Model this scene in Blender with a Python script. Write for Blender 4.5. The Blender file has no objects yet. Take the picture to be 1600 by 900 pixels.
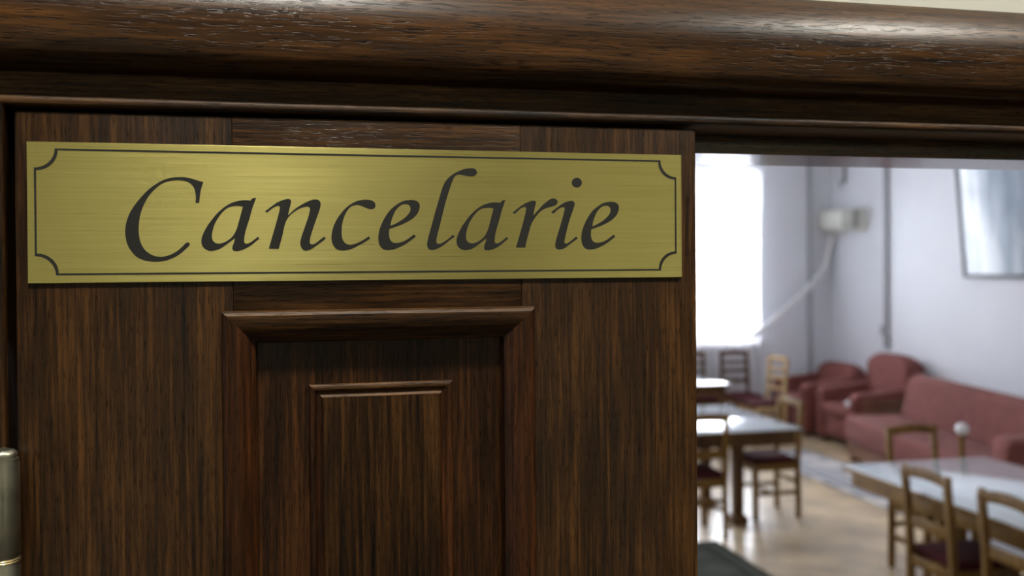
import bpy, bmesh, math, random
from mathutils import Vector, Matrix
random.seed(7)
SC = bpy.context.scene
COL = SC.collection
PI = math.pi

# ---------------------------------------------------------------- camera
F = 1500.0
YAW = math.atan(F / 6494.0)
PITCH = math.radians(0.39125)
ROLL = 0.0072
cam_d = bpy.data.cameras.new('camera')
cam = bpy.data.objects.new('camera', cam_d)
COL.objects.link(cam)
fw = Vector((math.sin(YAW) * math.cos(PITCH), math.cos(YAW) * math.cos(PITCH), -math.sin(PITCH)))
rt = Vector((math.cos(YAW), -math.sin(YAW), 0))
up = rt.cross(fw)
r2 = math.cos(ROLL) * rt - math.sin(ROLL) * up
u2 = math.sin(ROLL) * rt + math.cos(ROLL) * up
M = Matrix((r2, u2, -fw)).transposed().to_4x4()
M.translation = Vector((0, -0.62, 1.94))
cam.matrix_world = M
cam_d.sensor_width = 36
cam_d.sensor_fit = 'HORIZONTAL'
cam_d.lens = 36 * F / 1600
cam_d.shift_y = -20.0 / 1600
cam_d.clip_start = 0.02
cam_d.clip_end = 200
cam_d.dof.use_dof = True
cam_d.dof.focus_distance = 0.61
cam_d.dof.aperture_fstop = 6.5
SC.camera = cam

# ---------------------------------------------------------------- view, world, daylight
SC.view_settings.view_transform = 'Standard'
SC.view_settings.look = 'None'
SC.view_settings.gamma = 1
SC.view_settings.use_curve_mapping = False
SC.view_settings.exposure = 0.0
SC.cycles.use_denoising = True
SC.cycles.max_bounces = 10
SC.cycles.transparent_max_bounces = 12
SC.cycles.caustics_reflective = False
SC.cycles.sample_clamp_indirect = 8

SKY = 38.0
w = bpy.data.worlds.new('overcast_sky')
SC.world = w
w.use_nodes = True
w.node_tree.nodes['Background'].inputs[0].default_value = (0.86, 0.91, 1.0, 1)
w.node_tree.nodes['Background'].inputs[1].default_value = SKY

WINDOWS = [(4.05, 5.60), (1.2, 2.7), (-1.6, -0.1)]      # far-wall windows in x: first in view, rest added unseen to light the room
WZ0, WZ1 = 1.03, 3.12
YFAR = 10.2
for a, b in WINDOWS:
    ld = bpy.data.lights.new('window_daylight', 'AREA')
    ld.shape = 'RECTANGLE'
    ld.size = b - a
    ld.size_y = WZ1 - WZ0
    ld.cycles.is_portal = True
    lo = bpy.data.objects.new('window_daylight', ld)
    lo.location = ((a + b) / 2, YFAR + 0.17, (WZ0 + WZ1) / 2)
    lo.rotation_euler = (-PI / 2, 0, 0)
    COL.objects.link(lo)

LAMP_A = 245.0          # ceiling globe right above the door
LAMP_B = 215.0          # next globe along the corridor

# ---------------------------------------------------------------- material helpers
def new_mat(name):
    m = bpy.data.materials.new(name)
    m.use_nodes = True
    nt = m.node_tree
    return m, nt, nt.nodes['Principled BSDF']

def N(nt, kind, **kw):
    n = nt.nodes.new(kind)
    for k, v in kw.items():
        if k.startswith('i_'):
            key = k[2:].replace('_', ' ')
            n.inputs[key].default_value = v
        else:
            setattr(n, k, v)
    return n

def ramp(nt, stops, interp='LINEAR'):
    r = nt.nodes.new('ShaderNodeValToRGB')
    r.color_ramp.interpolation = interp
    els = r.color_ramp.elements
    els[0].position, els[0].color = stops[0][0], (*stops[0][1], 1)
    els[1].position, els[1].color = stops[-1][0], (*stops[-1][1], 1)
    for p, c in stops[1:-1]:
        e = els.new(p)
        e.color = (*c, 1)
    return r

def coords(nt, scale, src='Object', rot=(0, 0, 0)):
    tc = nt.nodes.new('ShaderNodeTexCoord')
    mp = nt.nodes.new('ShaderNodeMapping')
    mp.inputs['Scale'].default_value = scale
    mp.inputs['Rotation'].default_value = rot
    nt.links.new(tc.outputs[src], mp.inputs['Vector'])
    return mp.outputs[0]

def simple(name, col, rough=0.5, metal=0.0, spec=0.5, bump=None, var=0.0, sheen=0.0, coat=0.0, varscale=6):
    m, nt, b = new_mat(name)
    b.inputs['Base Color'].default_value = (*col, 1)
    b.inputs['Roughness'].default_value = rough
    b.inputs['Metallic'].default_value = metal
    b.inputs['Specular IOR Level'].default_value = spec
    b.inputs['Coat Weight'].default_value = coat
    if sheen:
        b.inputs['Sheen Weight'].default_value = sheen
        b.inputs['Sheen Roughness'].default_value = 0.4
    v = coords(nt, (1, 1, 1))
    if var:
        n = N(nt, 'ShaderNodeTexNoise')
        n.inputs['Scale'].default_value = varscale
        n.inputs['Detail'].default_value = 4
        nt.links.new(v, n.inputs['Vector'])
        r = ramp(nt, [(0.3, tuple(c * (1 - var) for c in col)), (0.7, tuple(min(1, c * (1 + var)) for c in col))])
        nt.links.new(n.outputs[0], r.inputs[0])
        nt.links.new(r.outputs[0], b.inputs['Base Color'])
    if bump:
        n2 = N(nt, 'ShaderNodeTexNoise')
        n2.inputs['Scale'].default_value = bump[0]
        n2.inputs['Detail'].default_value = 3
        nt.links.new(v, n2.inputs['Vector'])
        bp = nt.nodes.new('ShaderNodeBump')
        bp.inputs['Strength'].default_value = bump[1]
        bp.inputs['Distance'].default_value = bump[2]
        nt.links.new(n2.outputs[0], bp.inputs['Height'])
        nt.links.new(bp.outputs[0], b.inputs['Normal'])
    return m

def oak(name, axis, dark=(0.0035, 0.0013, 0.0005), mid=(0.027, 0.0110, 0.0028), light=(0.090, 0.038, 0.009),
        rough=0.34, pore=0.5, seed=0.0, wave=0.0, size=1.0, poredark=0.55, porelen=110, poreacross=1300, spec=0.32):
    """Stained, varnished oak: long streaks along axis, short dark pores that catch light at their rims."""
    m, nt, b = new_mat(name)
    L = nt.links.new
    def sc(along, across):
        s = [across / size] * 3
        s['XYZ'.index(axis)] = along / size
        return tuple(s)
    tc = nt.nodes.new('ShaderNodeTexCoord')
    off = N(nt, 'ShaderNodeVectorMath', operation='ADD')
    off.inputs[1].default_value = (seed, seed * 1.7, seed * 0.6)
    L(tc.outputs['Object'], off.inputs[0])
    vec = off.outputs[0]
    if wave:   # lazy waviness of flat-sawn grain
        wn = N(nt, 'ShaderNodeTexNoise')
        wn.inputs['Scale'].default_value = 14 / size
        wn.inputs['Detail'].default_value = 1
        L(vec, wn.inputs['Vector'])
        sb = N(nt, 'ShaderNodeVectorMath', operation='SUBTRACT')
        sb.inputs[1].default_value = (0.5, 0.5, 0.5)
        L(wn.outputs['Color'], sb.inputs[0])
        ml = N(nt, 'ShaderNodeVectorMath', operation='SCALE')
        ml.inputs['Scale'].default_value = wave
        L(sb.outputs[0], ml.inputs[0])
        ad = N(nt, 'ShaderNodeVectorMath', operation='ADD')
        L(vec, ad.inputs[0]); L(ml.outputs[0], ad.inputs[1])
        vec = ad.outputs[0]
    def noise(along, across, detail=2, rough_=0.5):
        mp = nt.nodes.new('ShaderNodeMapping')
        mp.inputs['Scale'].default_value = sc(along, across)
        L(vec, mp.inputs['Vector'])
        n = N(nt, 'ShaderNodeTexNoise')
        n.inputs['Scale'].default_value = 1
        n.inputs['Detail'].default_value = detail
        n.inputs['Roughness'].default_value = rough_
        L(mp.outputs[0], n.inputs['Vector'])
        return n.outputs[0]
    broad = noise(3, 38, 3, 0.6)
    fine = noise(14, 420, 3, 0.65)
    pores = noise(porelen, poreacross, 1, 0.5)
    mixv = N(nt, 'ShaderNodeMix', data_type='FLOAT')
    mixv.inputs['Factor'].default_value = 0.6
    L(broad, mixv.inputs['A']); L(fine, mixv.inputs['B'])
    cr = ramp(nt, [(0.36, dark), (0.5, mid), (0.655, light)])
    L(mixv.outputs['Result'], cr.inputs[0])
    pr = ramp(nt, [(0.35, (poredark,) * 3), (0.42, (1, 1, 1))])
    L(pores, pr.inputs[0])
    mx = N(nt, 'ShaderNodeMix', data_type='RGBA', blend_type='MULTIPLY')
    mx.inputs['Factor'].default_value = 1
    L(cr.outputs[0], mx.inputs['A']); L(pr.outputs[0], mx.inputs['B'])
    L(mx.outputs['Result'], b.inputs['Base Color'])
    b.inputs['Roughness'].default_value = rough
    sm = N(nt, 'ShaderNodeMath', operation='MULTIPLY_ADD')
    sm.inputs[1].default_value = spec * 0.6; sm.inputs[2].default_value = spec * 0.4
    L(pr.outputs[0], sm.inputs[0]); L(sm.outputs[0], b.inputs['Specular IOR Level'])
    hs = N(nt, 'ShaderNodeMath', operation='MULTIPLY_ADD')
    hs.inputs[1].default_value = 0.5
    L(fine, hs.inputs[0]); L(pr.outputs[0], hs.inputs[2])
    bp = nt.nodes.new('ShaderNodeBump')
    bp.inputs['Strength'].default_value = pore
    bp.inputs['Distance'].default_value = 0.00025 * size
    L(hs.outputs[0], bp.inputs['Height'])
    L(bp.outputs[0], b.inputs['Normal'])
    return m

M_OAKV = oak('oak_upright_grain', 'Z')
M_OAKV2 = oak('oak_panel_grain', 'Z', seed=3.1, dark=(0.004, 0.0013, 0.0005), mid=(0.027, 0.0095, 0.0024), light=(0.085, 0.031, 0.008))
M_OAKH = oak('oak_level_grain', 'X', seed=1.3, wave=0.002, pore=0.5, porelen=90, poreacross=1000)
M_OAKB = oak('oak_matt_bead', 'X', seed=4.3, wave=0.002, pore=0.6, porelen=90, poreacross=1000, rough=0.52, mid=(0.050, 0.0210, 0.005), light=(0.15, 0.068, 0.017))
M_OAKJ = oak('oak_jamb', 'X', seed=2.3, wave=0.003, pore=0.12, porelen=210, rough=0.12, spec=0.6)
M_OAKHEAD = oak('oak_head_casing', 'X', poredark=0.4, seed=5.3, wave=0.002, pore=0.5, rough=0.33, porelen=80, poreacross=950, dark=(0.006, 0.002, 0.0006), mid=(0.040, 0.0160, 0.0036), light=(0.105, 0.042, 0.010))
M_OAKMOLD = oak('oak_molding', 'Z', seed=8.3, pore=0.35, dark=(0.006, 0.0018, 0.0006), mid=(0.032, 0.0100, 0.0025), light=(0.09, 0.029, 0.007))
M_CHAIR = oak('honey_oak_furniture', 'Z', spec=0.2, dark=(0.085, 0.040, 0.008), mid=(0.16, 0.083, 0.017), light=(0.23, 0.125, 0.030), size=4, pore=0.3, poredark=0.8, rough=0.5)
M_CHAIRL = oak('pale_oak_furniture', 'Z', spec=0.2, dark=(0.32, 0.20, 0.09), mid=(0.48, 0.33, 0.16), light=(0.6, 0.44, 0.25), size=4, pore=0.3, poredark=0.8, rough=0.5)
M_CHAIRD = oak('brown_oak_furniture', 'Z', spec=0.2, dark=(0.05, 0.023, 0.010), mid=(0.10, 0.05, 0.02), light=(0.17, 0.09, 0.036), size=4, pore=0.3, poredark=0.8, rough=0.5)

def brass():
    m, nt, b = new_mat('brushed_brass')
    L = nt.links.new
    b.inputs['Metallic'].default_value = 1
    b.inputs['Roughness'].default_value = 0.36
    b.inputs['Anisotropic'].default_value = 0.8
    cx = nt.nodes.new('ShaderNodeCombineXYZ')
    cx.inputs[2].default_value = 1.0
    L(cx.outputs[0], b.inputs['Tangent'])
    v = coords(nt, (9, 1, 900))
    n = N(nt, 'ShaderNodeTexNoise'); n.inputs['Scale'].default_value = 1; n.inputs['Detail'].default_value = 3
    L(v, n.inputs['Vector'])
    v2 = coords(nt, (14, 1, 20))
    n2 = N(nt, 'ShaderNodeTexNoise'); n2.inputs['Scale'].default_value = 1; n2.inputs['Detail'].default_value = 2
    L(v2, n2.inputs['Vector'])
    mv = N(nt, 'ShaderNodeMix', data_type='FLOAT'); mv.inputs['Factor'].default_value = 0.4
    L(n.outputs[0], mv.inputs['A']); L(n2.outputs[0], mv.inputs['B'])
    r = ramp(nt, [(0.3, (0.56, 0.50, 0.170)), (0.5, (0.63, 0.565, 0.20)), (0.7, (0.69, 0.63, 0.24))])
    L(mv.outputs['Result'], r.inputs[0])
    L(r.outputs[0], b.inputs['Base Color'])
    rr = N(nt, 'ShaderNodeMapRange'); rr.inputs['To Min'].default_value = 0.24; rr.inputs['To Max'].default_value = 0.36
    L(n.outputs[0], rr.inputs['Value']); L(rr.outputs[0], b.inputs['Roughness'])
    bp = nt.nodes.new('ShaderNodeBump'); bp.inputs['Strength'].default_value = 0.25; bp.inputs['Distance'].default_value = 0.00003
    L(n.outputs[0], bp.inputs['Height']); L(bp.outputs[0], b.inputs['Normal'])
    return m
M_BRASS = brass()
M_INK = simple('black_enamel', (0.012, 0.012, 0.010), 0.5, var=0.3, varscale=900, bump=(1500, 0.15, 0.00003))
M_HINGE = simple('aged_steel', (0.42, 0.41, 0.33), 0.36, metal=1, var=0.25, varscale=60, bump=(260, 0.15, 0.0002))
M_HRING = simple('worn_brass', (0.55, 0.45, 0.24), 0.3, metal=1, var=0.2, varscale=80)
M_HALLFLOOR = simple('dark_hall_linoleum', (0.06, 0.045, 0.03), 0.6, var=0.2)
M_PANELW = simple('brown_wainscot_paint', (0.72, 0.70, 0.58), 0.7, var=0.04)
M_WALLC = simple('cream_wall_paint', (0.62, 0.61, 0.545), 0.8, bump=(90, 0.2, 0.001), var=0.03)
M_WALL = simple('white_room_paint', (0.80, 0.82, 0.88), 0.75, bump=(40, 0.1, 0.001), var=0.02, varscale=1.5)
M_CEIL = simple('ceiling_paint', (0.88, 0.88, 0.88), 0.8)
M_DARKMET = simple('dark_metal', (0.05, 0.05, 0.055), 0.5)
M_PIPE = simple('grey_pipe_paint', (0.36, 0.37, 0.40), 0.5)
M_WHITE = simple('white_plastic', (0.78, 0.78, 0.80), 0.4)
M_AC = simple('aged_white_plastic', (0.80, 0.81, 0.73), 0.45)
M_ACG = simple('grey_grille', (0.34, 0.34, 0.30), 0.5)
M_RED = simple('dusky_red_upholstery', (0.180, 0.062, 0.054), 0.9, spec=0.2, sheen=0.04, var=0.12, varscale=9, bump=(220, 0.3, 0.002))
M_REDC = simple('maroon_seat_fabric', (0.055, 0.012, 0.014), 0.95, spec=0.12, var=0.15, varscale=15, bump=(300, 0.3, 0.001))
M_PLINTH = simple('brown_wood_plinth', (0.17, 0.075, 0.042), 0.45, var=0.2)
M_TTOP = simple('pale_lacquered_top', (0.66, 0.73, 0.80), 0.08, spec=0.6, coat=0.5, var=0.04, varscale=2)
M_LAMPB = simple('lamp_base_metal', (0.6, 0.6, 0.6), 0.4, metal=1)
M_FRAMEW = simple('white_window_paint', (0.85, 0.85, 0.85), 0.5)
M_BEAD = simple('pale_ball', (0.72, 0.72, 0.76), 0.2, coat=0.5)

def lamp_mat(s):
    m, nt, b = new_mat('glowing_opal_glass')
    b.inputs['Base Color'].default_value = (0.9, 0.9, 0.85, 1)
    b.inputs['Emission Color'].default_value = (1.0, 0.96, 0.85, 1)
    b.inputs['Emission Strength'].default_value = s
    return m

def glass_mat():
    m = bpy.data.materials.new('window_glass'); m.use_nodes = True
    nt = m.node_tree; nt.nodes.clear()
    o = nt.nodes.new('ShaderNodeOutputMaterial'); mx = nt.nodes.new('ShaderNodeMixShader')
    t = nt.nodes.new('ShaderNodeBsdfTransparent'); g = nt.nodes.new('ShaderNodeBsdfGlossy')
    g.inputs['Roughness'].default_value = 0.02
    lw = nt.nodes.new('ShaderNodeFresnel'); lw.inputs[0].default_value = 1.45
    nt.links.new(lw.outputs[0], mx.inputs[0]); nt.links.new(t.outputs[0], mx.inputs[1]); nt.links.new(g.outputs[0], mx.inputs[2])
    nt.links.new(mx.outputs[0], o.inputs[0])
    return m
M_GLASS = glass_mat()

def sheer_mat():
    m = bpy.data.materials.new('sheer_curtain_cloth'); m.use_nodes = True
    nt = m.node_tree; nt.nodes.clear()
    o = nt.nodes.new('ShaderNodeOutputMaterial')
    t = nt.nodes.new('ShaderNodeBsdfTransparent'); tl = nt.nodes.new('ShaderNodeBsdfTranslucent'); d = nt.nodes.new('ShaderNodeBsdfDiffuse')
    tl.inputs[0].default_value = (0.9, 0.9, 0.92, 1); d.inputs[0].default_value = (0.85, 0.85, 0.88, 1)
    a = nt.nodes.new('ShaderNodeMixShader'); a.inputs[0].default_value = 0.6
    b = nt.nodes.new('ShaderNodeMixShader'); b.inputs[0].default_value = 0.7
    nt.links.new(d.outputs[0], a.inputs[1]); nt.links.new(tl.outputs[0], a.inputs[2])
    nt.links.new(t.outputs[0], b.inputs[1]); nt.links.new(a.outputs[0], b.inputs[2])
    nt.links.new(b.outputs[0], o.inputs[0])
    return m
M_SHEER = sheer_mat()

def parquet():
    m, nt, b = new_mat('oak_parquet')
    L = nt.links.new
    v = coords(nt, (1, 1, 1), rot=(0, 0, PI / 4))
    br = nt.nodes.new('ShaderNodeTexBrick')
    br.inputs['Scale'].default_value = 1
    br.inputs['Brick Width'].default_value = 0.42
    br.inputs['Row Height'].default_value = 0.07
    br.inputs['Mortar Size'].default_value = 0.0015
    br.inputs['Color1'].default_value = (0.74, 0.60, 0.40, 1)
    br.inputs['Color2'].default_value = (0.60, 0.47, 0.30, 1)
    br.inputs['Mortar'].default_value = (0.08, 0.05, 0.03, 1)
    L(v, br.inputs['Vector'])
    n = N(nt, 'ShaderNodeTexNoise'); n.inputs['Scale'].default_value = 2.2; n.inputs['Detail'].default_value = 4
    L(coords(nt, (1, 1, 1)), n.inputs['Vector'])
    r = ramp(nt, [(0.35, (0.6, 0.56, 0.54)), (0.65, (1.15, 1.12, 1.05))])
    L(n.outputs[0], r.inputs[0])
    mx = N(nt, 'ShaderNodeMix', data_type='RGBA', blend_type='MULTIPLY'); mx.inputs['Factor'].default_value = 0.8
    L(br.outputs['Color'], mx.inputs['A']); L(r.outputs[0], mx.inputs['B'])
    L(mx.outputs['Result'], b.inputs['Base Color'])
    b.inputs['Roughness'].default_value = 0.3
    b.inputs['Coat Weight'].default_value = 0.3
    b.inputs['Coat Roughness'].default_value = 0.25
    return m
M_FLOOR = parquet()

def rug_mat(name, c1, c2, c3, w_, l_, blob):
    """Bordered rug; object origin at the rug's centre."""
    m, nt, b = new_mat(name)
    L = nt.links.new
    tc = nt.nodes.new('ShaderNodeTexCoord')
    sp = nt.nodes.new('ShaderNodeSeparateXYZ'); L(tc.outputs['Object'], sp.inputs[0])
    def absn(o, half):
        a = N(nt, 'ShaderNodeMath', operation='ABSOLUTE'); L(o, a.inputs[0])
        s = N(nt, 'ShaderNodeMath', operation='SUBTRACT'); s.inputs[0].default_value = half; L(a.outputs[0], s.inputs[1])
        return s.outputs[0]
    mn = N(nt, 'ShaderNodeMath', operation='MINIMUM'); L(absn(sp.outputs[0], w_ / 2), mn.inputs[0]); L(absn(sp.outputs[1], l_ / 2), mn.inputs[1])
    r = ramp(nt, [(0.0, c1), (0.05, c2), (0.09, c1), (0.16, c3), (0.20, c3)], 'CONSTANT')
    L(mn.outputs[0], r.inputs[0])
    vo = nt.nodes.new('ShaderNodeTexVoronoi'); vo.inputs['Scale'].default_value = blob
    vo.inputs['Randomness'].default_value = 0.35
    L(tc.outputs['Object'], vo.inputs['Vector'])
    rv = ramp(nt, [(0.28, (1, 1, 1)), (0.40, (0, 0, 0))]); L(vo.outputs['Distance'], rv.inputs[0])
    mx = N(nt, 'ShaderNodeMix', data_type='RGBA'); L(rv.outputs[0], mx.inputs['Factor'])
    L(r.outputs[0], mx.inputs['A']); mx.inputs['B'].default_value = (*c2, 1)
    L(mx.outputs['Result'], b.inputs['Base Color'])
    b.inputs['Roughness'].default_value = 1.0
    b.inputs['Specular IOR Level'].default_value = 0.1
    return m

def picture_mat():
    m, nt, b = new_mat('pale_blue_picture')
    L = nt.links.new
    n = N(nt, 'ShaderNodeTexNoise'); n.inputs['Scale'].default_value = 1; n.inputs['Detail'].default_value = 3
    L(coords(nt, (1, 5, 1.1), rot=(0.35, 0, 0)), n.inputs['Vector'])
    r = ramp(nt, [(0.3, (0.20, 0.26, 0.34)), (0.5, (0.38, 0.45, 0.53)), (0.62, (0.60, 0.66, 0.72))])
    L(n.outputs[0], r.inputs[0]); L(r.outputs[0], b.inputs['Base Color'])
    b.inputs['Roughness'].default_value = 0.12
    return m

# ---------------------------------------------------------------- mesh helpers
class MB:
    def __init__(self):
        self.bm = bmesh.new()
    def box(self, x0, x1, y0, y1, z0, z1, bev=0.0, seg=2, rot=None, pivot=None):
        t = bmesh.new()
        bmesh.ops.create_cube(t, size=1)
        for v in t.verts:
            v.co = Vector(((x0 + x1) / 2 + v.co.x * (x1 - x0), (y0 + y1) / 2 + v.co.y * (y1 - y0), (z0 + z1) / 2 + v.co.z * (z1 - z0)))
        if bev:
            bmesh.ops.bevel(t, geom=list(t.edges), offset=bev, segments=seg, affect='EDGES', profile=0.5)
        self.merge(t, rot, pivot)
        return self
    def merge(self, t, rot=None, pivot=None):
        if rot is not None:
            p = Vector(pivot or (0, 0, 0))
            for v in t.verts:
                v.co = p + rot @ (v.co - p)
        mp = {v: self.bm.verts.new(v.co) for v in t.verts}
        for f in t.faces:
            try:
                self.bm.faces.new([mp[v] for v in f.verts])
            except ValueError:
                pass
        t.free()
    def tube(self, pts, r, n=12, cap=True, radii=None):
        pts = [Vector(p) for p in pts]
        rings = []
        prev = None
        for i, p in enumerate(pts):
            d = (pts[min(i + 1, len(pts) - 1)] - pts[max(i - 1, 0)]).normalized()
            if prev is None:
                a = d.orthogonal().normalized()
            else:
                a = (prev - d * prev.dot(d)).normalized()
            prev = a
            b = d.cross(a)
            rr = radii[i] if radii else r
            rings.append([self.bm.verts.new(p + rr * (math.cos(2 * PI * k / n) * a + math.sin(2 * PI * k / n) * b)) for k in range(n)])
        for i in range(len(rings) - 1):
            for k in range(n):
                self.bm.faces.new((rings[i][k], rings[i][(k + 1) % n], rings[i + 1][(k + 1) % n], rings[i + 1][k]))
        if cap:
            self.bm.faces.new(rings[0][::-1]); self.bm.faces.new(rings[-1])
        return self
    def lathe(self, prof, c=(0, 0, 0), n=32):
        """prof: (radius, z) upward"""
        rings = []
        for r, z in prof:
            if r < 1e-6:
                rings.append([self.bm.verts.new((c[0], c[1], c[2] + z))])
            else:
                rings.append([self.bm.verts.new((c[0] + r * math.cos(2 * PI * k / n), c[1] + r * math.sin(2 * PI * k / n), c[2] + z)) for k in range(n)])
        for i in range(len(rings) - 1):
            A, B = rings[i], rings[i + 1]
            for k in range(n):
                if len(A) == 1 and len(B) == 1: continue
                if len(A) == 1: self.bm.faces.new((A[0], B[k], B[(k + 1) % n]))
                elif len(B) == 1: self.bm.faces.new((A[k], A[(k + 1) % n], B[0]))
                else: self.bm.faces.new((A[k], A[(k + 1) % n], B[(k + 1) % n], B[k]))
        return self
    def prism(self, outline, axis, a, b, bev=0.0, seg=3):
        """outline: 2D points; extruded along axis from a to b. axis 'X': pts=(y,z); 'Y': (x,z); 'Z': (x,y)"""
        t = bmesh.new()
        def P(p, s):
            return {'X': (s, p[0], p[1]), 'Y': (p[0], s, p[1]), 'Z': (p[0], p[1], s)}[axis]
        A = [t.verts.new(P(p, a)) for p in outline]
        B = [t.verts.new(P(p, b)) for p in outline]
        fa = t.faces.new(A); fb = t.faces.new(B[::-1])
        n = len(outline)
        for i in range(n):
            t.faces.new((A[i], B[i], B[(i + 1) % n], A[(i + 1) % n]))
        bmesh.ops.recalc_face_normals(t, faces=t.faces)
        if bev:
            es = [e for e in t.edges if (e in fa.edges or e in fb.edges)]
            bmesh.ops.bevel(t, geom=es, offset=bev, segments=seg, affect='EDGES', profile=0.5)
        self.merge(t)
        return self
    def build(self, name, mat, parent=None, smooth=35, loc=None):
        me = bpy.data.meshes.new(name)
        bmesh.ops.recalc_face_normals(self.bm, faces=self.bm.faces)
        self.bm.to_mesh(me); self.bm.free()
        for p in me.polygons: p.use_smooth = True
        me.set_sharp_from_angle(angle=math.radians(smooth))
        me.materials.append(mat)
        o = bpy.data.objects.new(name, me)
        COL.objects.link(o)
        if parent is not None: o.parent = parent
        if loc is not None: o.location = loc
        return o

def tag(o, label=None, cat=None, group=None, kind=None):
    if label: o['label'] = label
    if cat: o['category'] = cat
    if group: o['group'] = group
    if kind: o['kind'] = kind
    return o

def thing(name, loc=(0, 0, 0), rz=0.0, **kw):
    o = bpy.data.objects.new(name, None)
    o.empty_display_size = 0.05
    COL.objects.link(o)
    o.location = loc
    o.rotation_euler = (0, 0, rz)
    return tag(o, **kw)

def copy_tree(o, parent=None):
    c = o.copy(); COL.objects.link(c)
    if parent is not None: c.parent = parent
    for ch in list(o.children): copy_tree(ch, c)
    return c

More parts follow.
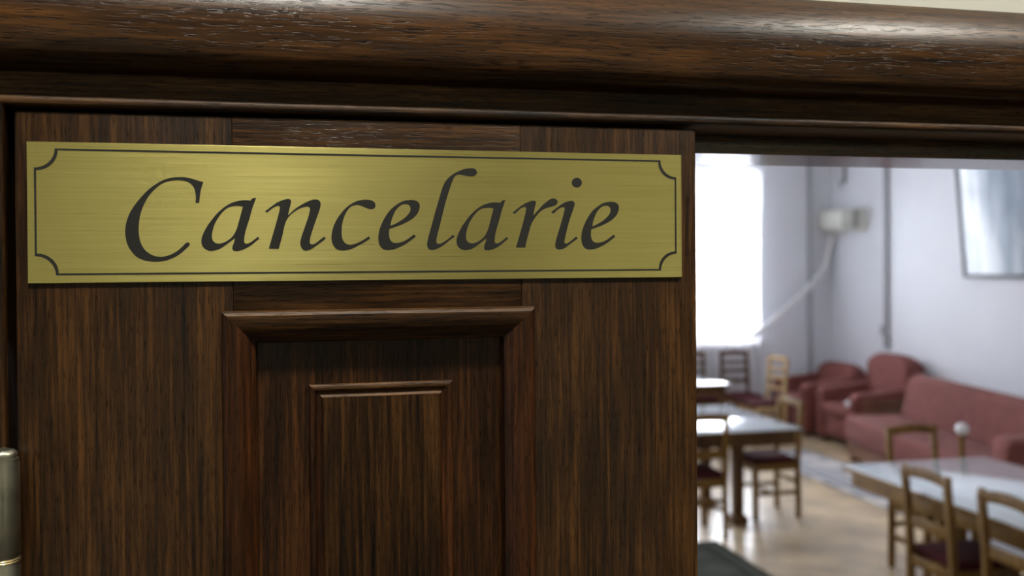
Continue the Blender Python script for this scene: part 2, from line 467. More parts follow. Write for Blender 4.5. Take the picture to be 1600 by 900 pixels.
LETTERS = {
  'C': [[(99.9,61.28,1),(96.77,62.15),(92.78,63.42),(89.47,64.07),(86.16,64.23),(81.53,63.75),(76.91,62.36),(72.3,59.74),(67.69,56.02),(63.42,51.35),(59.8,46.5),(56.84,41.31),(55.04,35.8),(54.48,30.99),(54.82,26.17),(56.01,22.04),(58.24,18.25),(61.13,15.28),(64.69,13.47),(68.6,12.62),(72.85,12.45),(77.12,12.99),(81.08,14.36),(85.06,16.56),(88.4,19.34),(90.74,21.63),(91.62,23.03),(91.23,23.94),(90.24,24.22),(89.24,23.73),(87.76,22.2),(85.09,19.7),(81.77,17.48),(78.46,16.1),(75.17,15.49),(71.89,15.78),(68.64,17.18),(65.73,19.61),(63.8,22.72),(62.66,26.17),(62.18,30.31),(62.29,35.14),(62.99,39.97),(64.33,44.81),(66.33,49.31),(68.64,53.13),(71.62,56.62),(74.92,59.43),(78.22,61.06),(81.84,61.95),(85.48,62.2),(88.78,61.83),(91.43,60.82),(93.41,59.1),(94.59,56.89),(95.16,54.1),(95.34,51.31),(95.11,48.38,1),(97.31,48.39,1),(97.89,53.43),(98.73,57.63)]],
  'a': [[(131.22,51.92,1),(130.02,51.82),(128.74,51.32),(127.79,50.2,1),(124.46,50.44),(121.91,50.19),(118.93,49.51),(115.96,48.43),(112.99,46.64),(110.01,44.25),(107.04,41.25),(104.49,37.95),(102.16,34.66),(100.24,31.15),(98.96,28.09),(98.36,25.47),(98.58,23.06),(99.53,21.09),(101.19,19.69),(103.28,18.98),(106.0,19.11),(108.53,19.85),(111.07,21.29),(113.62,23.18),(116.18,25.11),(118.31,26.69,1),(117.78,24.58),(117.0,22.38),(116.6,20.62),(116.97,19.38),(118.03,18.85),(120.36,18.93),(122.92,19.63),(125.48,20.82),(128.49,22.8),(131.07,25.01),(133.01,26.56,1),(131.95,27.67,1),(129.8,25.9),(127.65,24.35),(125.72,23.47),(124.44,23.6),(123.81,24.57),(123.83,26.34),(124.28,29.43),(125.6,34.29),(127.14,39.15),(128.46,44.02),(129.78,48.01)],[(123.15,46.28,1),(121.03,46.71),(118.48,46.69),(115.94,46.23),(113.39,45.02),(110.84,42.59),(108.71,39.72),(106.79,36.43),(105.5,32.92),(104.75,29.41),(104.73,26.78),(105.43,25.03),(106.89,23.8),(108.99,23.49),(111.52,24.14),(114.06,25.46),(116.62,27.66),(118.34,30.3),(119.64,33.39),(120.74,37.36),(121.83,41.33)]],
  'n': [[(136.38,43.63,1),(137.66,42.62,1),(139.39,44.09),(141.56,45.8),(143.3,46.65),(144.6,46.89),(145.37,46.45),(145.36,45.02),(144.77,42.35),(143.21,36.56),(141.43,30.34),(139.88,25.01),(138.54,20.21,1),(144.58,20.11,1),(145.7,24.11),(147.04,29.01),(147.94,33.46),(149.06,37.03),(150.38,39.49),(152.35,41.73),(154.98,43.84),(157.61,45.47),(160.24,46.38),(162.22,46.66),(163.4,46.27),(163.91,45.15),(163.63,43.36),(162.82,40.22),(161.47,36.19),(159.9,31.71),(158.55,27.68),(157.79,24.55),(157.85,22.32),(158.71,20.3),(160.01,19.18),(161.32,18.95),(163.52,19.53),(166.17,20.96),(169.26,23.2),(171.93,25.21),(173.62,26.79,1),(172.48,27.78,1),(170.61,26.34),(168.4,24.54),(166.4,23.2),(164.86,22.84),(163.9,23.43),(163.65,24.99),(164.12,27.68),(165.61,32.61),(167.63,38.45),(169.43,43.4),(170.43,46.99),(170.45,49.24),(169.5,50.67),(167.74,51.28),(165.54,51.08),(162.9,50.07),(159.82,48.48),(156.75,46.67),(153.68,44.28),(151.49,42.17),(150.4,41.27,1),(151.07,44.17),(151.97,47.74),(152.43,49.98),(152.0,50.96),(150.7,51.39),(148.53,51.06),(145.92,50.14),(143.32,48.79),(140.28,46.54),(138.11,44.84)]],
  'c': [[(201.38,26.56,1),(200.58,28.06,1),(198.0,26.34),(195.29,24.75),(192.59,23.53),(189.9,22.72),(187.66,22.72),(185.66,23.72),(184.34,25.43),(183.61,28.14),(183.5,31.3),(183.75,34.91),(184.68,38.98),(186.04,42.37),(187.85,45.32),(190.1,47.14),(192.34,47.84),(194.58,47.86),(196.82,47.06),(199.06,46.08),(201.31,45.37),(203.11,45.43),(204.48,46.25),(204.94,47.71),(204.59,49.3),(203.38,50.52),(201.36,51.22),(198.66,51.43),(195.51,51.04),(192.36,50.1),(189.22,48.4),(186.07,45.85),(183.15,42.58),(180.67,38.96),(178.64,34.9),(177.5,30.84),(177.03,27.24),(177.44,24.09),(178.53,21.61),(180.29,19.89),(182.29,19.12),(184.96,19.02),(188.08,19.56),(191.22,20.68),(194.37,22.35),(197.98,24.29)]],
  'e': [[(230.7,27.94,1),(229.42,29.23,1),(227.11,27.48),(224.34,25.65),(221.58,24.37),(218.83,23.82),(216.55,23.91),(214.96,24.74),(213.93,26.34),(213.4,29.07),(213.66,32.72,1),(217.09,33.87),(221.21,35.4),(225.35,37.33),(229.05,39.73),(231.6,42.41),(233.0,45.17),(233.39,47.47),(232.9,49.54),(231.43,50.76),(229.14,51.43),(226.84,51.46),(224.08,51.07),(220.87,49.89),(217.66,47.81),(214.44,45.05),(211.69,41.38),(209.38,37.27),(207.53,32.71),(206.68,28.61),(206.7,24.97),(207.45,22.24),(209.02,20.19),(211.05,19.27),(213.78,19.17),(216.97,19.8),(220.18,21.07),(223.86,22.9),(227.55,25.42)],[(214.36,34.78,1),(217.56,36.16),(220.31,37.68),(223.08,39.52),(225.38,41.69),(227.01,43.99),(227.35,46.05),(226.81,47.65),(225.44,48.56),(223.61,48.68),(221.77,48.21),(219.93,46.91),(217.86,44.61),(216.24,41.41),(215.07,38.21)]],
  'l': [[(256.21,27.87,1),(254.86,29.01,1),(251.78,26.32),(248.38,24.11),(246.01,23.18),(244.52,23.45),(244.0,24.99),(244.49,28.0),(246.09,34.02),(248.18,42.06),(250.27,50.11),(252.36,56.83),(254.44,62.89),(255.82,65.93),(257.19,67.63),(259.58,68.2),(262.31,67.84),(265.72,67.28),(268.46,67.25),(270.39,68.16),(271.23,69.86),(270.55,71.53),(268.84,72.52),(265.76,72.47),(262.34,71.87),(258.92,70.47),(255.16,68.4),(251.75,65.54),(249.35,62.15),(247.63,57.78),(245.54,50.74),(243.12,42.7),(240.7,34.0),(238.63,26.66),(237.92,22.65),(238.58,20.32),(240.25,19.18),(242.6,19.31),(245.99,20.64),(249.72,22.97),(253.47,25.99)]],
  'r': [[(294.89,43.71,1),(296.33,42.69,1),(298.18,44.44),(300.37,46.34),(302.31,47.29),(303.77,47.3),(304.15,46.13),(303.49,42.82),(301.75,36.22),(299.51,28.68),(297.03,20.59,1),(303.33,20.58,1),(304.58,25.86),(306.08,31.05),(307.32,35.3),(309.05,38.61),(311.27,41.69),(313.73,44.3),(316.19,45.97),(319.14,47.18),(322.09,47.91),(324.31,48.74),(325.65,50.07),(325.76,51.6),(324.83,52.82),(322.87,53.37),(320.65,52.78),(318.19,51.05),(315.72,49.05),(313.26,46.43),(310.8,43.81),(309.08,41.91,1),(309.59,44.75),(310.34,48.06),(310.94,50.43),(310.61,51.37),(309.15,51.68),(306.96,51.33),(304.03,50.13),(301.11,48.46),(298.19,46.32)]],
  'i': [[(321.31,44.22,1),(322.96,43.12,1),(325.03,45.17),(327.6,46.92),(329.54,47.55),(330.63,47.06),(330.48,45.2),(329.16,40.25),(326.86,32.82),(324.89,26.64),(323.97,22.32),(324.34,20.47),(325.61,19.35),(327.41,19.22),(329.98,19.84),(333.22,22.0),(337.11,24.78),(339.84,26.64,1),(338.56,28.01,1),(335.83,25.71),(332.91,23.67),(331.29,23.24),(330.46,23.86),(330.67,26.02),(332.0,31.6),(334.31,39.65),(336.61,45.87),(337.74,49.59),(337.3,51.14),(336.01,51.75),(333.43,51.54),(330.2,50.46),(326.33,47.96)],[(342.89,64.11),(342.4,62.46),(341.09,61.23),(339.3,60.77),(337.53,61.19),(336.24,62.38),(335.77,64.01),(336.26,65.66),(337.57,66.88),(339.35,67.35),(341.13,66.93),(342.42,65.75)]],
}
# ================================================================ THE ROOM SHELL
XL, XR = -2.6, 6.6                       # room and corridor side walls
YC = -3.2                                # corridor's opposite wall
ZC = 3.6
ZO, OXL, OXR = 2.0385, -0.1635, 1.12     # door opening measured at the inner bead

tag(MB().box(XL - .1, XR + .1, .055, YFAR + .25, -.1, 0).build('floor', M_FLOOR), kind='structure')
tag(MB().box(XL - .1, XR + .1, YC - .1, .055, -.1, 0).build('floor', M_HALLFLOOR), kind='structure')
tag(MB().box(XL - .1, XR + .1, YC - .1, YFAR + .25, ZC, ZC + .1).build('ceiling', M_CEIL), kind='structure')
tag(MB().box(XL - .1, XL, YC, YFAR, 0, ZC).build('wall_left', M_WALL), kind='structure')
tag(MB().box(XR, XR + .1, YC, YFAR, 0, ZC).build('wall_right', M_WALL), kind='structure')
tag(MB().box(XL - .1, XR + .1, YC - .1, YC, 0, ZC).build('wall_back', M_PANELW), kind='structure')
wm = MB()
wm.box(XL, OXL - .03, 0, .11, 0, ZC)
wm.box(OXR + .03, XR, 0, .11, 0, ZC)
wm.box(OXL - .03, OXR + .03, 0, .11, ZO + .03, ZC)
tag(wm.build('wall_front', M_WALLC), kind='structure')
wm = MB()
xs = [XL]
for a, b in sorted(WINDOWS): xs += [a, b]
xs.append(XR)
for i in range(0, len(xs), 2):
    wm.box(xs[i], xs[i + 1], YFAR, YFAR + .14, 0, ZC)
for a, b in WINDOWS:
    wm.box(a, b, YFAR, YFAR + .14, 0, WZ0); wm.box(a, b, YFAR, YFAR + .14, WZ1, ZC)
tag(wm.build('wall_far', M_WALL), kind='structure')
for i, (a, b) in enumerate(WINDOWS[:1] + WINDOWS[1:]):
    root = tag(thing('window_%d' % (i + 1), ((a + b) / 2, YFAR + .1, WZ0)), kind='structure')
    h = (b - a) / 2; hh = WZ1 - WZ0
    f = MB()
    for x0, x1 in ((-h, -h + .06), (h - .06, h), (-.03, .03)): f.box(x0, x1, -.03, .03, 0, hh, .004)
    for z0, z1 in ((0, .06), (hh - .06, hh), (hh * .7 - .03, hh * .7 + .03)): f.box(-h, h, -.028, .028, z0, z1, .004)
    f.build('window_frame', M_FRAMEW, root)
    MB().box(-h + .03, h - .03, -.003, .003, .03, hh - .03).build('window_pane', M_GLASS, root)
    MB().box(-h - .05, h + .05, -.16, -.03, -.035, .0, .006).build('window_sill', M_FRAMEW, root)
for nm, args in (('baseboard_right', (XR - .018, XR, .11, YFAR, 0, .09)), ('baseboard_far', (XL, XR - .018, YFAR - .018, YFAR, 0, .09))):
    tag(MB().box(*args, .004).build(nm, M_FRAMEW), kind='structure')

# ---------------------------------------------------------------- door frame
def seg(side, prof, mat, name, parent, sub=1):
    """One mitred length of the door surround. prof: (d outward from the bead line, y)."""
    bm = MB()
    A, B = [], []
    for d, y in prof:
        if side == 'head':
            A.append((OXL - d, y, ZO + d)); B.append((OXR + d, y, ZO + d))
        elif side == 'left':
            A.append((OXL - d, y, 0.0)); B.append((OXL - d, y, ZO + d))
        else:
            A.append((OXR + d, y, 0.0)); B.append((OXR + d, y, ZO + d))
    va = [bm.bm.verts.new(p) for p in A]; vb = [bm.bm.verts.new(p) for p in B]
    n = len(prof)
    for i in range(n):
        bm.bm.faces.new((va[i], va[(i + 1) % n], vb[(i + 1) % n], vb[i]))
    bm.bm.faces.new(va[::-1]); bm.bm.faces.new(vb)
    return bm.build(name, mat, parent, smooth=40)

torus = [(0.0915, 0.0)]
for k in range(1, 31):
    s = k / 30
    if s < .58: f_ = math.sin(PI / 2 * s / .58) ** .82
    else: f_ = max(0.0, 1 - ((s - .58) / .42) ** 5.0) ** .6
    torus.append((0.0915 - 0.070 * s, -0.0185 * f_))
torus += [(0.0215, 0.006), (0.0915, 0.006)]
# tidy duplicates
torus = [p for i, p in enumerate(torus) if i == 0 or (abs(p[0] - torus[i - 1][0]) + abs(p[1] - torus[i - 1][1])) > 1e-5]
bead = [(0.0218, 0.0045), (0.0068, 0.0045)]
for k in range(0, 13):
    t = PI * k / 12
    bead.append((0.0033 + 0.0033 * math.cos(t), 0.002 - 0.0056 * math.sin(t) ** 0.4 if 0 < t < PI else 0.002))
bead += [(0.0, 0.0412), (0.0218, 0.0412)]
liner = [(0.0218, 0.0413), (-0.0142, 0.0413), (-0.0142, 0.112), (0.0218, 0.112)]
trim1 = tag(thing('trim_1', (0, 0, 0)), kind='structure')
seg('head', torus, M_OAKHEAD, 'head_casing', trim1)
seg('left', torus, M_OAKV, 'side_casing', trim1)
seg('right', torus, M_OAKV, 'side_casing', trim1)
trim2 = tag(thing('trim_2', (0, 0, 0)), kind='structure')
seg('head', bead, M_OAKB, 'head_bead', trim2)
seg('head', liner, M_OAKJ, 'head_jamb', trim2)
seg('left', bead, M_OAKV, 'side_bead', trim2)
seg('left', liner, M_OAKV, 'side_jamb', trim2)
seg('right', bead, M_OAKV, 'side_bead', trim2)
seg('right', liner, M_OAKV, 'side_jamb', trim2)

# ---------------------------------------------------------------- door leaf
DX0, DX1, DZ1, DT = -0.1585, 0.2746, 2.0357, 0.040
door = tag(thing('door_1', (DX0, 0, 0)), kind='structure')
def dbox(name, x0, x1, z0, z1, mat, y0=0.0, y1=DT, bev=0.0012):
    return MB().box(x0 - DX0, x1 - DX0, y0, y1, z0, z1, bev, 2).build(name, mat, door)
SL, SR = -0.0345, 0.1495
dbox('stile', DX0, SL, 0.008, DZ1, M_OAKV)
dbox('stile', SR, DX1, 0.008, DZ1, M_OAKV)
PZ1, PZ0, QZ1, QZ0 = 1.9055, 1.02, 0.90, 0.20
dbox('rail', SL, SR, PZ1, DZ1, M_OAKH, bev=0.0006)
dbox('rail', SL, SR, QZ1, PZ0, M_OAKH, bev=0.0006)
dbox('rail', SL, SR, 0.008, QZ0, M_OAKH, bev=0.0006)

def frame_ring(x0, x1, z0, z1, prof, which):
    """mitred moulding around a rectangle; prof: (inset, y). which: 'H' rails or 'V' uprights"""
    m = MB(); bm = m.bm
    def corner(i, d):
        return ((x0 + d, z0 + d), (x1 - d, z0 + d), (x1 - d, z1 - d), (x0 + d, z1 - d))[i]
    sides = ((0, 1), (2, 3)) if which == 'H' else ((1, 2), (3, 0))
    for i, j in sides:
        A = [bm.verts.new((corner(i, d)[0], y, corner(i, d)[1])) for d, y in prof]
        B = [bm.verts.new((corner(j, d)[0], y, corner(j, d)[1])) for d, y in prof]
        n = len(prof)
        for k in range(n):
            bm.faces.new((A[k], A[(k + 1) % n], B[(k + 1) % n], B[k]))
        bm.faces.new(A[::-1]); bm.faces.new(B)
    return m

# bolection moulding: small bevel on the outer edge, then a long fall into the panel
def bolection():
    pr = [(0.0, 0.001), (0.0001, -0.0022), (0.0012, -0.0046), (0.0030, -0.0058)]
    for k in range(1, 9):
        t = k / 8
        pr.append((0.0030 + 0.0170 * t, -0.0058 + 0.0088 * (t ** 2.0)))
    pr += [(0.0207, 0.0060), (0.0209, 0.0125), (0.0209, 0.02), (0.008, 0.02), (0.008, 0.001)]
    return pr
PX0, PX1 = -0.0418, 0.1582
PANY = 0.0118
for (z0, z1) in ((PZ0 - 0.01, 1.9150), (QZ0 - 0.01, QZ1 + 0.01)):
    mr = frame_ring(PX0 - DX0, PX1 - DX0, z0, z1, bolection(), 'V').build('molding', M_OAKMOLD, door, smooth=30)
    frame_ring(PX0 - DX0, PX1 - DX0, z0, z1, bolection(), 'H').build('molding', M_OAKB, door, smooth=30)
    pn = MB().box(-0.033 - DX0, 0.149 - DX0, PANY, PANY + .016, z0 + .011, z1 - .011).build('panel', M_OAKV2, door)
    # raised centre: rounded rib, small cove, flat field
    rx0, rx1 = 0.0110 - DX0, 0.1046 - DX0
    rz0, rz1 = z0 + 0.048, z1 - 0.0487
    pr = [(0.0, PANY + .002), (0.0, PANY - .0008)]
    for k in range(0, 7):
        t = PI * (1 - k / 6)
        pr.append((0.0022 + 0.0021 * math.cos(t), PANY - .0012 - 0.0012 * math.sin(t)))
    for k in range(1, 6):
        t = k / 5
        pr.append((0.0043 + 0.0040 * t, PANY - .0012 + 0.0014 * math.sin(PI * t * 0.9) - 0.0008 * t))
    pr += [(0.0086, PANY - .0020), (0.0086, PANY + .002)]
    frame_ring(rx0, rx1, rz0, rz1, pr, 'V').build('panel_rib', M_OAKMOLD, pn, smooth=50)
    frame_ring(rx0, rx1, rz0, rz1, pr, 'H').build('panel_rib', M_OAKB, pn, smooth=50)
    MB().box(rx0 + .0084, rx1 - .0084, PANY - .0019, PANY + .002, rz0 + .0084, rz1 - .0084, .0004, 1).build('panel_field', M_OAKV, pn)

# hinges
def hinge(zmid):
    hx, hy = -0.1640 - DX0, -0.0095
    base = MB()
    base.box(hx - .001, hx + .006, -.0005, .034, zmid - .058, zmid + .058)
    h = base.build('hinge', M_HINGE, door)
    for s in (1, -1):
        za, zb = (0.0010, 0.0590)
        prof = [(0, za), (.0082, za), (.0086, za + .0012), (.0086, za + .0016), (.0090, za + .0024), (.0090, zb - .0035), (.0086, zb - .0022), (.0086, zb), (0, zb)]
        if s < 0: prof = [(r, -z) for r, z in prof][::-1]
        MB().lathe(prof, (hx, hy, zmid), 40).build('hinge_knuckle', M_HINGE, h, smooth=28)
        ring = [(0, .0), (.0088, .0), (.0092, .0006), (.0088, .0012), (0, .0012)]
        if s < 0: ring = [(r, -z) for r, z in ring][::-1]
        MB().lathe(ring, (hx, hy, zmid), 40).build('hinge_ring', M_HRING, h, smooth=60)
        cap = [(0, .0588), (.0078, .0588), (.0080, .0605), (.0076, .0624), (.0062, .0638), (.0035, .0645), (0, .0647)]
        if s < 0: cap = [(r, -z) for r, z in cap][::-1]
        MB().lathe(cap, (hx, hy, zmid), 40).build('hinge_cap', M_HINGE, h, smooth=60)
hinge(1.7728)
hinge(0.32)

# unseen dark door added across the corridor to darken part of the brass plate's reflection
dd = tag(thing('added_door_2', (0.05, YC, 0)), kind='structure')
MB().box(0, .85, 0, .03, .005, 2.05, .003).build('door_leaf', M_OAKV, dd)
for a in ((-.08, 0, 0, 2.13), (.85, .93, 0, 2.13), (0, .85, 2.05, 2.13)):
    MB().box(a[0], a[1], 0, .045, a[2], a[3], .004).build('door_casing', M_OAKV, dd)
for z0, z1 in ((.2, .9), (1.05, 1.9)):
    frame_ring(.12, .73, z0, z1, [(0, .03), (0, .04), (.02, .042), (.03, .031), (.03, .03)], 'V').build('molding', M_OAKMOLD, dd)
    frame_ring(.12, .73, z0, z1, [(0, .03), (0, .04), (.02, .042), (.03, .031), (.03, .03)], 'H').build('molding', M_OAKMOLD, dd)

# ================================================================ BRASS NAME PLATE
PLX, PLZ, PLW, PLH = -0.15145, 1.9333, 0.4145, 0.0841
plate = thing('name_plate', (PLX, -0.0018, PLZ), label='long brushed brass plate engraved Cancelarie in black italics on the wooden door', cat='sign')
MB().box(0, PLW, 0, .0018, 0, PLH, .0002, 1).build('plate', M_BRASS, plate)

def smooth_loop(lp, sub=6):
    out = []
    n = len(lp)
    for i in range(n):
        p0, p1, p2, p3 = lp[i - 1], lp[i], lp[(i + 1) % n], lp[(i + 2) % n]
        c1, c2 = len(p1) > 2, len(p2) > 2
        a, b = Vector(p1[:2]), Vector(p2[:2])
        ch = (b - a).length
        def tan(pa, pb, pc):
            va, vb, vc = Vector(pa[:2]), Vector(pb[:2]), Vector(pc[:2])
            d = (vc - va)
            return d.normalized() if d.length > 1e-9 else Vector((0, 0))
        ta = (b - a).normalized() if c1 else tan(p0, p1, p2)
        tb = (b - a).normalized() if c2 else tan(p1, p2, p3)
        for k in range(sub):
            t = k / sub
            h00, h10 = 2 * t ** 3 - 3 * t ** 2 + 1, t ** 3 - 2 * t ** 2 + t
            h01, h11 = -2 * t ** 3 + 3 * t ** 2, t ** 3 - t ** 2
            out.append(h00 * a + h10 * ch * ta + h01 * b + h11 * ch * tb)
    return out

def flat_shape(name, loops, mat, parent, y0=-0.00012, thick=0.0002):
    cu = bpy.data.curves.new(name + '_outline', 'CURVE')
    cu.dimensions = '2D'; cu.fill_mode = 'BOTH'; cu.extrude = thick / 2
    for lp in loops:
        s = cu.splines.new('POLY'); s.points.add(len(lp) - 1); s.use_cyclic_u = True
        for q, p in zip(s.points, lp): q.co = (p[0], p[1], 0, 1)
    tmp = bpy.data.objects.new('tmp', cu); COL.objects.link(tmp)
    dg = bpy.context.evaluated_depsgraph_get(); dg.update()
    me = bpy.data.meshes.new_from_object(tmp.evaluated_get(dg))
    bpy.data.objects.remove(tmp)
    bpy.data.curves.remove(cu)
    me.name = name
    me.transform(Matrix.Rotation(PI / 2, 4, 'X'))
    me.transform(Matrix.Translation((0, y0 + thick / 2, 0)))
    me.materials.clear(); me.materials.append(mat)
    o = bpy.data.objects.new(name, me); COL.objects.link(o); o.parent = parent
    return o

def letter(ch, dx=0.0):
    loops = [[(p[0] + dx, p[1]) + tuple(p[2:]) for p in lp] for lp in LETTERS[ch]]
    loops = [[tuple(c / 1000 for c in v) for v in smooth_loop(lp)] for lp in loops]
    return flat_shape('letter', loops, M_INK, plate)
for ch, dx in (('C', 0), ('a', 0), ('n', 0), ('c', 0), ('e', 0), ('l', 0), ('a', 158.9), ('r', 0), ('i', 0), ('e', 135.6)):
    letter(ch, dx)

def border(off):
    x0, x1, z0, z1 = .0046 + off, .4100 - off, .0052 + off, .0796 - off
    R = .0117 + off * 0.35
    pts = []
    for cx, cz, a0 in ((x0, z0, 90), (x1, z0, 180), (x1, z1, 270), (x0, z1, 360)):
        for k in range(17):
            a = math.radians(a0 - 90 * k / 16)
            pts.append((cx + R * math.cos(a), cz + R * math.sin(a)))
    return pts
flat_shape('border_line', [border(-.0006), border(.0006)], M_INK, plate)

# ================================================================ CORRIDOR LAMPS (they light the door)
def round_lamp(x, y, strength, label):
    g = thing('ceiling_light', (x, y, ZC), label=label, cat='lamp', group='round flush lamps on the corridor ceiling')
    MB().lathe([(0, -.028), (.13, -.028), (.13, -.05), (.15, -.05), (.155, -.03), (.155, 0), (0, 0)], n=40).build('lamp_housing', M_LAMPB, g)
    MB().lathe([(0, -.046), (.06, -.045), (.128, -.040), (.128, -.029), (0, -.029)], n=40).build('lamp_diffuser', lamp_mat(strength), g, smooth=60)
round_lamp(-0.05, -0.85, LAMP_A, 'round flush ceiling lamp in the corridor above the brass plate')
round_lamp(1.45, -0.85, LAMP_B, 'round flush ceiling lamp in the corridor above the open doorway')

# ================================================================ ROOM FITTINGS
# sheer curtain with ruffled head and scalloped hem
def curtain():
    x0, x1 = 4.0, 5.60
    root = thing('sheer_curtain', ((x0 + x1) / 2, YFAR - .12, 1.0), label='sheer white curtain with ruffled edges glowing in front of the far window', cat='curtain')
    def sheet(name, za, zb, y, amp, wl, hem, mat, x0=x0, x1=x1):
        m = MB(); nx, nz = 150, 10
        g = []
        for i in range(nx + 1):
            x = x0 + (x1 - x0) * i / nx
            row = []
            for j in range(nz + 1):
                t = j / nz
                zlo = za + hem * abs(math.sin(x * 2 * PI / .34))
                z = zlo + (zb - zlo) * t
                yy = y + amp * math.sin(x * 2 * PI / wl) * (1 - .4 * t) + amp * .5 * math.sin(x * 2 * PI / (wl * .37) + 1)
                xx = x - (x1 - x0) * .02 * math.sin(PI * t) * (i / nx)
                row.append(m.bm.verts.new((xx - (x0 + x1) / 2, yy, z - 1.0)))
            g.append(row)
        for i in range(nx):
            for j in range(nz):
                m.bm.faces.new((g[i][j], g[i + 1][j], g[i + 1][j + 1], g[i][j + 1]))
        return m.build(name, mat, root, smooth=80)
    sheet('curtain_panel', 0.22, 3.16, 0, .022, .13, .07, M_SHEER)
    sheet('curtain_valance', 3.04, 3.25, -.03, .018, .09, .06, M_SHEER)
    MB().tube([(-.86, 0, 2.27), (.86, 0, 2.27)], .014).build('curtain_rod', M_WHITE, root)
curtain()

o = MB().tube([(6.29, YFAR - .035, 0), (6.29, YFAR - .035, ZC)], .026, 16).build('heating_pipe', M_PIPE)
tag(o, 'grey vertical pipe running up the far wall beside the room corner', 'pipe')

ac = thing('air_conditioner', (XR, 9.78, 2.36), label='small off-white wall air conditioner high beside the corner', cat='air conditioner')
MB().prism([(0, 0), (-.10, .0), (-.17, .05), (-.19, .13), (-.185, .25), (-.15, .27), (0, .27)], 'Y', -.36, .38, .008).build('housing', M_AC, ac)
m = MB()
for k in range(6): m.box(-.205, -.12, -.38, -.15, .03 + k * .038, .055 + k * .038, .003)
m.build('grille', M_ACG, ac)

hose = MB().tube([(6.53, 10.06, 2.32), (6.50, 10.09, 2.10), (6.47, 10.11, 1.94), (6.40, 10.12, 1.83), (6.26, 10.05, 1.73), (6.08, 10.02, 1.58), (5.83, 10.0, 1.39), (5.67, 9.98, 1.28), (5.53, 9.97, 1.18), (5.45, 9.97, 1.13), (5.39, 9.97, 1.10)], .036, 12).build('drain_hose', M_WHITE)
tag(hose, 'white hose sagging from the air conditioner down to the window sill', 'hose')

cd = thing('cable_conduit', (XR - .03, 9.02, 1.15), label='thin grey conduit on the right wall ending in a small box', cat='conduit')
MB().box(-.018, .03, -.022, .022, .06, ZC - 1.15, .004).build('conduit', M_PIPE, cd)
MB().box(-.03, .03, .0, .075, .0, .12, .006).build('junction_box', M_PIPE, cd)
MB().box(-.02, .03, -.03, .03, -.14, .02, .006).build('conduit_end', M_PIPE, cd)

br = thing('wall_bracket', (XR, 9.87, 2.92), label='small dark bracket on the wall above the air conditioner', cat='bracket')
MB().box(-.012, 0, -.03, .03, .03, .26, .003).build('back_plate', M_DARKMET, br)
MB().tube([(-.01, 0, .08), (-.06, 0, .06), (-.07, 0, .0), (-.05, 0, -.03)], .010, 8).build('hook', M_DARKMET, br)

pic = thing('wall_picture', (XR - .03, 7.05, 1.82), label='large pale blue picture in a thin dark frame on the right wall', cat='picture')
pr_ = Matrix.Rotation(math.radians(-5), 3, 'Y')
m = MB()
PW, PH = .66, 1.15
for a in ((-.02, .02, -PW, -PW + .035, 0, PH), (-.02, .02, PW - .035, PW, 0, PH), (-.02, .02, -PW, PW, 0, .035), (-.02, .02, -PW, PW, PH - .035, PH)): m.box(*a, .003, rot=pr_)
m.build('picture_frame', M_DARKMET, pic)
MB().box(-.006, .008, -PW + .02, PW - .02, .02, PH - .02, rot=pr_).build('picture_sheet', picture_mat(), pic)

# rugs
def rug(name, x0, x1, y0, y1, cols, label, blob):
    o = MB().box(-(x1 - x0) / 2, (x1 - x0) / 2, -(y1 - y0) / 2, (y1 - y0) / 2, 0, .009, .003, 1).build(name, rug_mat(name + '_weave', *cols, x1 - x0, y1 - y0, blob), loc=((x0 + x1) / 2, (y0 + y1) / 2, 0.0005))
    tag(o, label, 'rug')
rug('runner_rug', 4.62, 5.30, 2.2, 8.6, ((.25, .25, .28), (.60, .57, .55), (.42, .42, .44)), 'pale blue-grey runner with light blotches between the tables and the red sofa', 2.2)
rug('carpet', 0.9, 2.92, 1.6, 5.66, ((.046, .051, .042), (.085, .09, .075), (.060, .066, .055)), 'dark green-grey carpet whose corner shows low beside the door edge', 3.0)

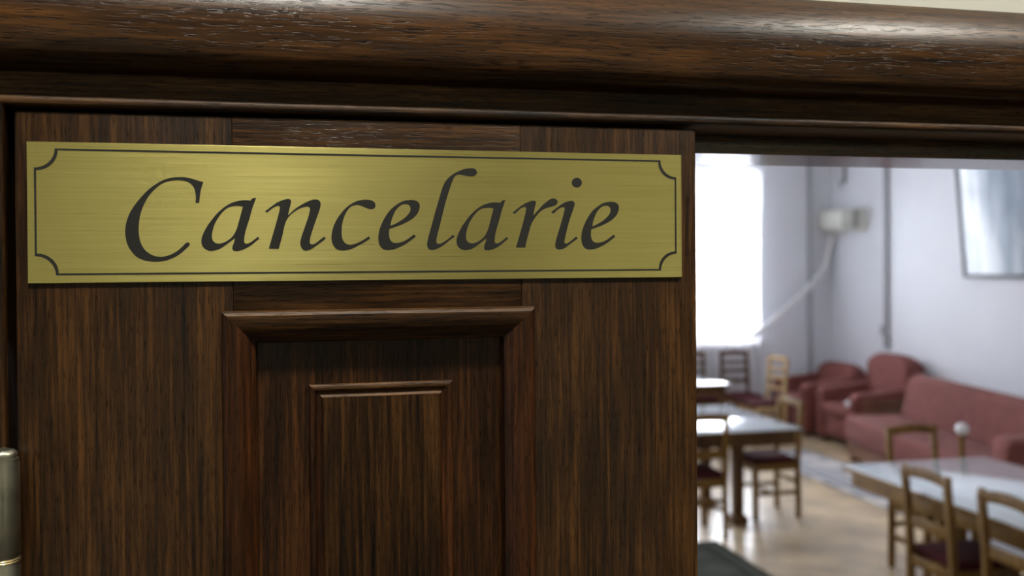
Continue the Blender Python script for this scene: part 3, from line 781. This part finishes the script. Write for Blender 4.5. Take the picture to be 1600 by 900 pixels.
# ================================================================ CHAIRS (front towards +Y, origin on the floor)
def make_chair(W=.38, D=.42, H=.91, mat=M_CHAIR, rails=((.60, .65), (.745, .79)), label='', group=None, ladder=False):
    t = thing('dining_chair', label=label, cat='chair', group=group)
    h = W / 2; rk = .055
    for s in (-1, 1):
        x = s * (h - .018)
        MB().prism([(-.21, 0), (-.175, 0), (-.168, .42), (-.178, .60), (-.205 , H - .03), (-.205, H), (-.225, H + .004), (-.238, H - .03), (-.212, .60), (-.204, .42)], 'X', x - .017, x + .017, .003, 2).build('back_leg', mat, t)
        MB().box(x - .019, x + .019, .150, .190, 0, .43, .004).build('leg', mat, t)
        MB().box(x - .010, x + .010, -.185, .160, .185, .215, .003).build('stretcher', mat, t)
    MB().box(-h + .03, h - .03, .035 - .012, .035 + .012, .19, .215, .003).build('stretcher', mat, t)
    MB().box(-h + .03, h - .03, -.20, -.182, .26, .29, .003).build('stretcher', mat, t)
    # arched top rail
    pts = []
    n = 12
    for k in range(n + 1):
        u = -1 + 2 * k / n
        pts.append(((h - .02) * u, H - .012 + .022 * (1 - u * u)))
    for k in range(n + 1):
        u = 1 - 2 * k / n
        pts.append(((h - .02) * u, H - .062 + .016 * (1 - u * u)))
    MB().prism(pts, 'Y', -.232, -.212, .003, 2).build('top_rail', mat, t)
    for a, b in rails:
        y = -.19 - (a - .5) * .06
        MB().box(-h + .03, h - .03, y - .009, y + .009, a, b, .003).build('back_rail', mat, t)
    f = MB()
    f.box(-h + .02, h - .02, .160, .180, .375, .43, .002); f.box(-h + .02, h - .02, -.195, -.175, .375, .43, .002)
    f.box(-h + .006, -h + .026, -.19, .17, .375, .43, .002); f.box(h - .026, h - .006, -.19, .17, .375, .43, .002)
    f.build('seat_frame', mat, t)
    MB().box(-h + .004, h - .004, -.165, .198, .425, .475, .022, 4).build('seat', M_REDC, t)
    return t

CH = [
  # x, y, rz deg, label, material set
  (3.62, 6.27, 90, 'oak chair side-on at the right end of the white-topped table nearest the door edge', 0),
  (2.84, 5.885, 0, 'oak chair seen from behind at the left table, cut by the door edge', 0),
  (3.355, 3.655, -90, 'oak chair with arched back drawn up to the near long side of the right table', 1),
  (3.355, 3.08, -90, 'oak chair at the lower right corner of the photo, pushed to the right table', 1),
  (3.93, 4.66, 180, 'oak chair beyond the far end of the right table, facing the camera before the sofa', 1),
  (5.10, 9.62, 180, 'dark ladder-back chair with red seat against the window light, right of the far table', 2),
  (4.56, 9.64, 180, 'dark ladder-back chair behind the far table, half hidden by the door edge', 2),
  (5.02, 9.02, 95, 'pale wooden ladder-back chair turned sideways left of the red armchairs', 3),
]
mats = [M_CHAIR, M_CHAIR, M_CHAIRD, M_CHAIRL]
L3 = ((.58, .625), (.70, .74), (.80, .835))
protos = {}
for x, y, rz, lab, k in CH:
    if k not in protos:
        if k >= 2: c = make_chair(.36, .42, .95, mats[k], L3, lab, 'chairs around the tables')
        else: c = make_chair(.37, .42, .90, mats[k], ((.58, .64),), lab, 'chairs around the tables')
        protos[k] = c
    else:
        c = copy_tree(protos[k]); c['label'] = lab
    c.location = (x, y, 0); c.rotation_euler = (0, 0, math.radians(rz))
    c['group'] = 'chairs around the tables'

# ================================================================ TABLES
def table(x0, x1, y0, y1, label, inx, iny, leg=.075, mat=M_CHAIRD, foot=True):
    t = thing('dining_table', ((x0 + x1) / 2, (y0 + y1) / 2, 0), label=label, cat='table', group='tables with pale shiny tops')
    w, d = (x1 - x0) / 2, (y1 - y0) / 2
    MB().box(-w, w, -d, d, .725, .752, .004).build('tabletop', mat, t)
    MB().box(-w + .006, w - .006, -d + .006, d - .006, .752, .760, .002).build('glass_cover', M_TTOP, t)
    a = MB()
    for s in (-1, 1):
        a.box(-w + .04, w - .04, s * (d - .05) - .011, s * (d - .05) + .011, .64, .725, .002)
        a.box(s * (w - .05) - .011, s * (w - .05) + .011, -d + .04, d - .04, .64, .725, .002)
    a.build('apron', mat, t)
    for sx in (-1, 1):
        for sy in (-1, 1):
            x, y = sx * (w - inx), sy * (d - iny)
            l = MB(); l.box(x - leg / 2, x + leg / 2, y - leg / 2, y + leg / 2, 0, .728, .006)
            if foot: l.box(x - leg * .8, x + leg * .8, y - leg * .9, y + leg * .9, 0, .07, .01)
            l.build('leg', mat, t)
table(2.1, 3.64, 5.72, 6.98, 'brown table whose pale top mirrors the window, nearest the door edge', .36, .34)
table(3.19, 4.17, 2.75, 4.50, 'light oak table with broad pale top at the lower right', .43, .33, leg=.06, mat=M_CHAIR, foot=False)
table(3.35, 4.34, 8.35, 9.25, 'far brown table with pale top below the bright window', .07, .07, leg=.07, foot=False)

# ================================================================ UPHOLSTERY (front towards -Y, length along X)
def arm_outline(h0, h1, d, y0=0.0):
    """side view (y,z) of a padded arm: upright front, rounded top, rising to the back"""
    pts = [(y0, .06), (y0 - .005, h0 - .12)]
    for k in range(7):
        a = PI - (PI / 2) * k / 6
        pts.append((y0 + .07 + .075 * math.cos(a), h0 - .07 + .07 * math.sin(a)))
    for k in range(1, 7):
        u = k / 6
        pts.append((y0 + .07 + (d - .07) * u, h0 + (h1 - h0) * u ** 1.4))
    pts.append((y0 + d, .06))
    return pts

def armchair(label, hb, panel, loc, rz, W=.88, D=.76):
    t = thing('armchair', loc, rz, label=label, cat='armchair', group='red armchairs along the right wall')
    h = W / 2
    MB().box(-h + .16, h - .16, .02, D - .12, .08, .32, .03, 3).build('seat_base', M_RED, t)
    MB().box(-h + .155, h - .155, -.01, D - .16, .30, .44, .055, 4).build('seat_cushion', M_RED, t)
    bk = MB()
    n = 14; out = []
    for k in range(n + 1):
        u = -1 + 2 * k / n
        out.append(((h - .02) * u * (1 - .04 * (1 - abs(u))), hb - .10 * abs(u) ** 3.5))
    out = [(-h + .06, .12)] + out + [(h - .06, .12)]
    bk.prism(out, 'Y', D - .22, D, .06, 4)
    lean = Matrix.Rotation(math.radians(-6), 3, 'X')
    for v in bk.bm.verts: v.co = Vector((0, D - .1, .3)) + lean @ (v.co - Vector((0, D - .1, .3)))
    bk.build('backrest', M_RED, t, smooth=60)
    for s in (-1, 1):
        a = MB().prism(arm_outline(.60, .66, D - .10), 'X', s * (h - .085) - .075, s * (h - .085) + .075, .035, 4).build('armrest', M_RED, t, smooth=60)
        if s == 1 and panel:
            p = MB()
            p.box(h - .012, h + .004, .10, D - .14, .10, .47, .006); p.box(h - .012, h + .010, .09, D - .13, .47, .55, .008)
            tag(p.build('side_panel', M_PLINTH, a), 'brown wooden side panel')
            b = MB().lathe([(0, -.028)] + [(.036 * math.sin(PI * k / 10), -.028 * math.cos(PI * k / 10)) for k in range(1, 10)] + [(0, .028)], (0, 0, 0), 20)
            for v in b.bm.verts: v.co = Vector((v.co.x + h - .10, v.co.z - .03, v.co.y + .50))
            tag(b.build('arm_boss', M_BEAD, a), 'round pale boss')
    for sx in (-1, 1):
        for sy in (.06, D - .08):
            MB().box(sx * (h - .08) - .025, sx * (h - .08) + .025, sy - .025, sy + .025, 0, .075, .004).build('foot', M_PLINTH, t)
    return t
armchair('red armchair with the higher back and brown side panel, next to the sofa', .98, True, (5.72, 8.70, 0), math.radians(-94))
armchair('red armchair with the lower back, in the far corner of the room', .80, False, (5.70, 9.66, 0), math.radians(-92), W=.86)

def sofa():
    t = thing('sofa', (5.40, 8.02, 0.0098), math.radians(-100.2), label='long dusky red sofa with a thick rounded backrest along the right wall', cat='sofa')
    L, D = 2.70, .85
    MB().box(.02, L - .02, .03, D - .05, .05, .20, .01).build('plinth', M_PLINTH, t)
    MB().box(0, L - .22, 0, D - .12, .18, .44, .05, 4).build('seat', M_RED, t)
    MB().box(.06, L - .05, D - .34, D - .08, .34, .86, .11, 6, rot=Matrix.Rotation(math.radians(-12), 3, 'X'), pivot=(0, D - .2, .34)).build('backrest', M_RED, t, smooth=60)
    m = MB().prism(arm_outline(.66, .70, D - .12, .14), 'X', L - .24, L, .04, 4)
    m.build('armrest', M_RED, t, smooth=60)
    for x in (.08, L - .12):
        for y in (.08, D - .12):
            MB().box(x - .03, x + .03, y - .03, y + .03, 0 if (x > 1 and y < .2) else -.0098, .055, .004).build('foot', M_PLINTH, t)
sofa()

ps = thing('wooden_post', (4.42, 5.02, 0), label='slim wooden post with a pale ball on top, standing before the sofa', cat='post')
MB().lathe([(0, 0), (.13, 0), (.13, .015), (.04, .03), (.02, .06), (.02, .80), (0, .80)], n=24).build('post', M_CHAIR, ps)
MB().lathe([(0, .79)] + [(.042 * math.sin(PI * k / 12), .832 - .042 * math.cos(PI * k / 12)) for k in range(1, 12)] + [(0, .874)], n=24).build('ball_top', M_BEAD, ps)
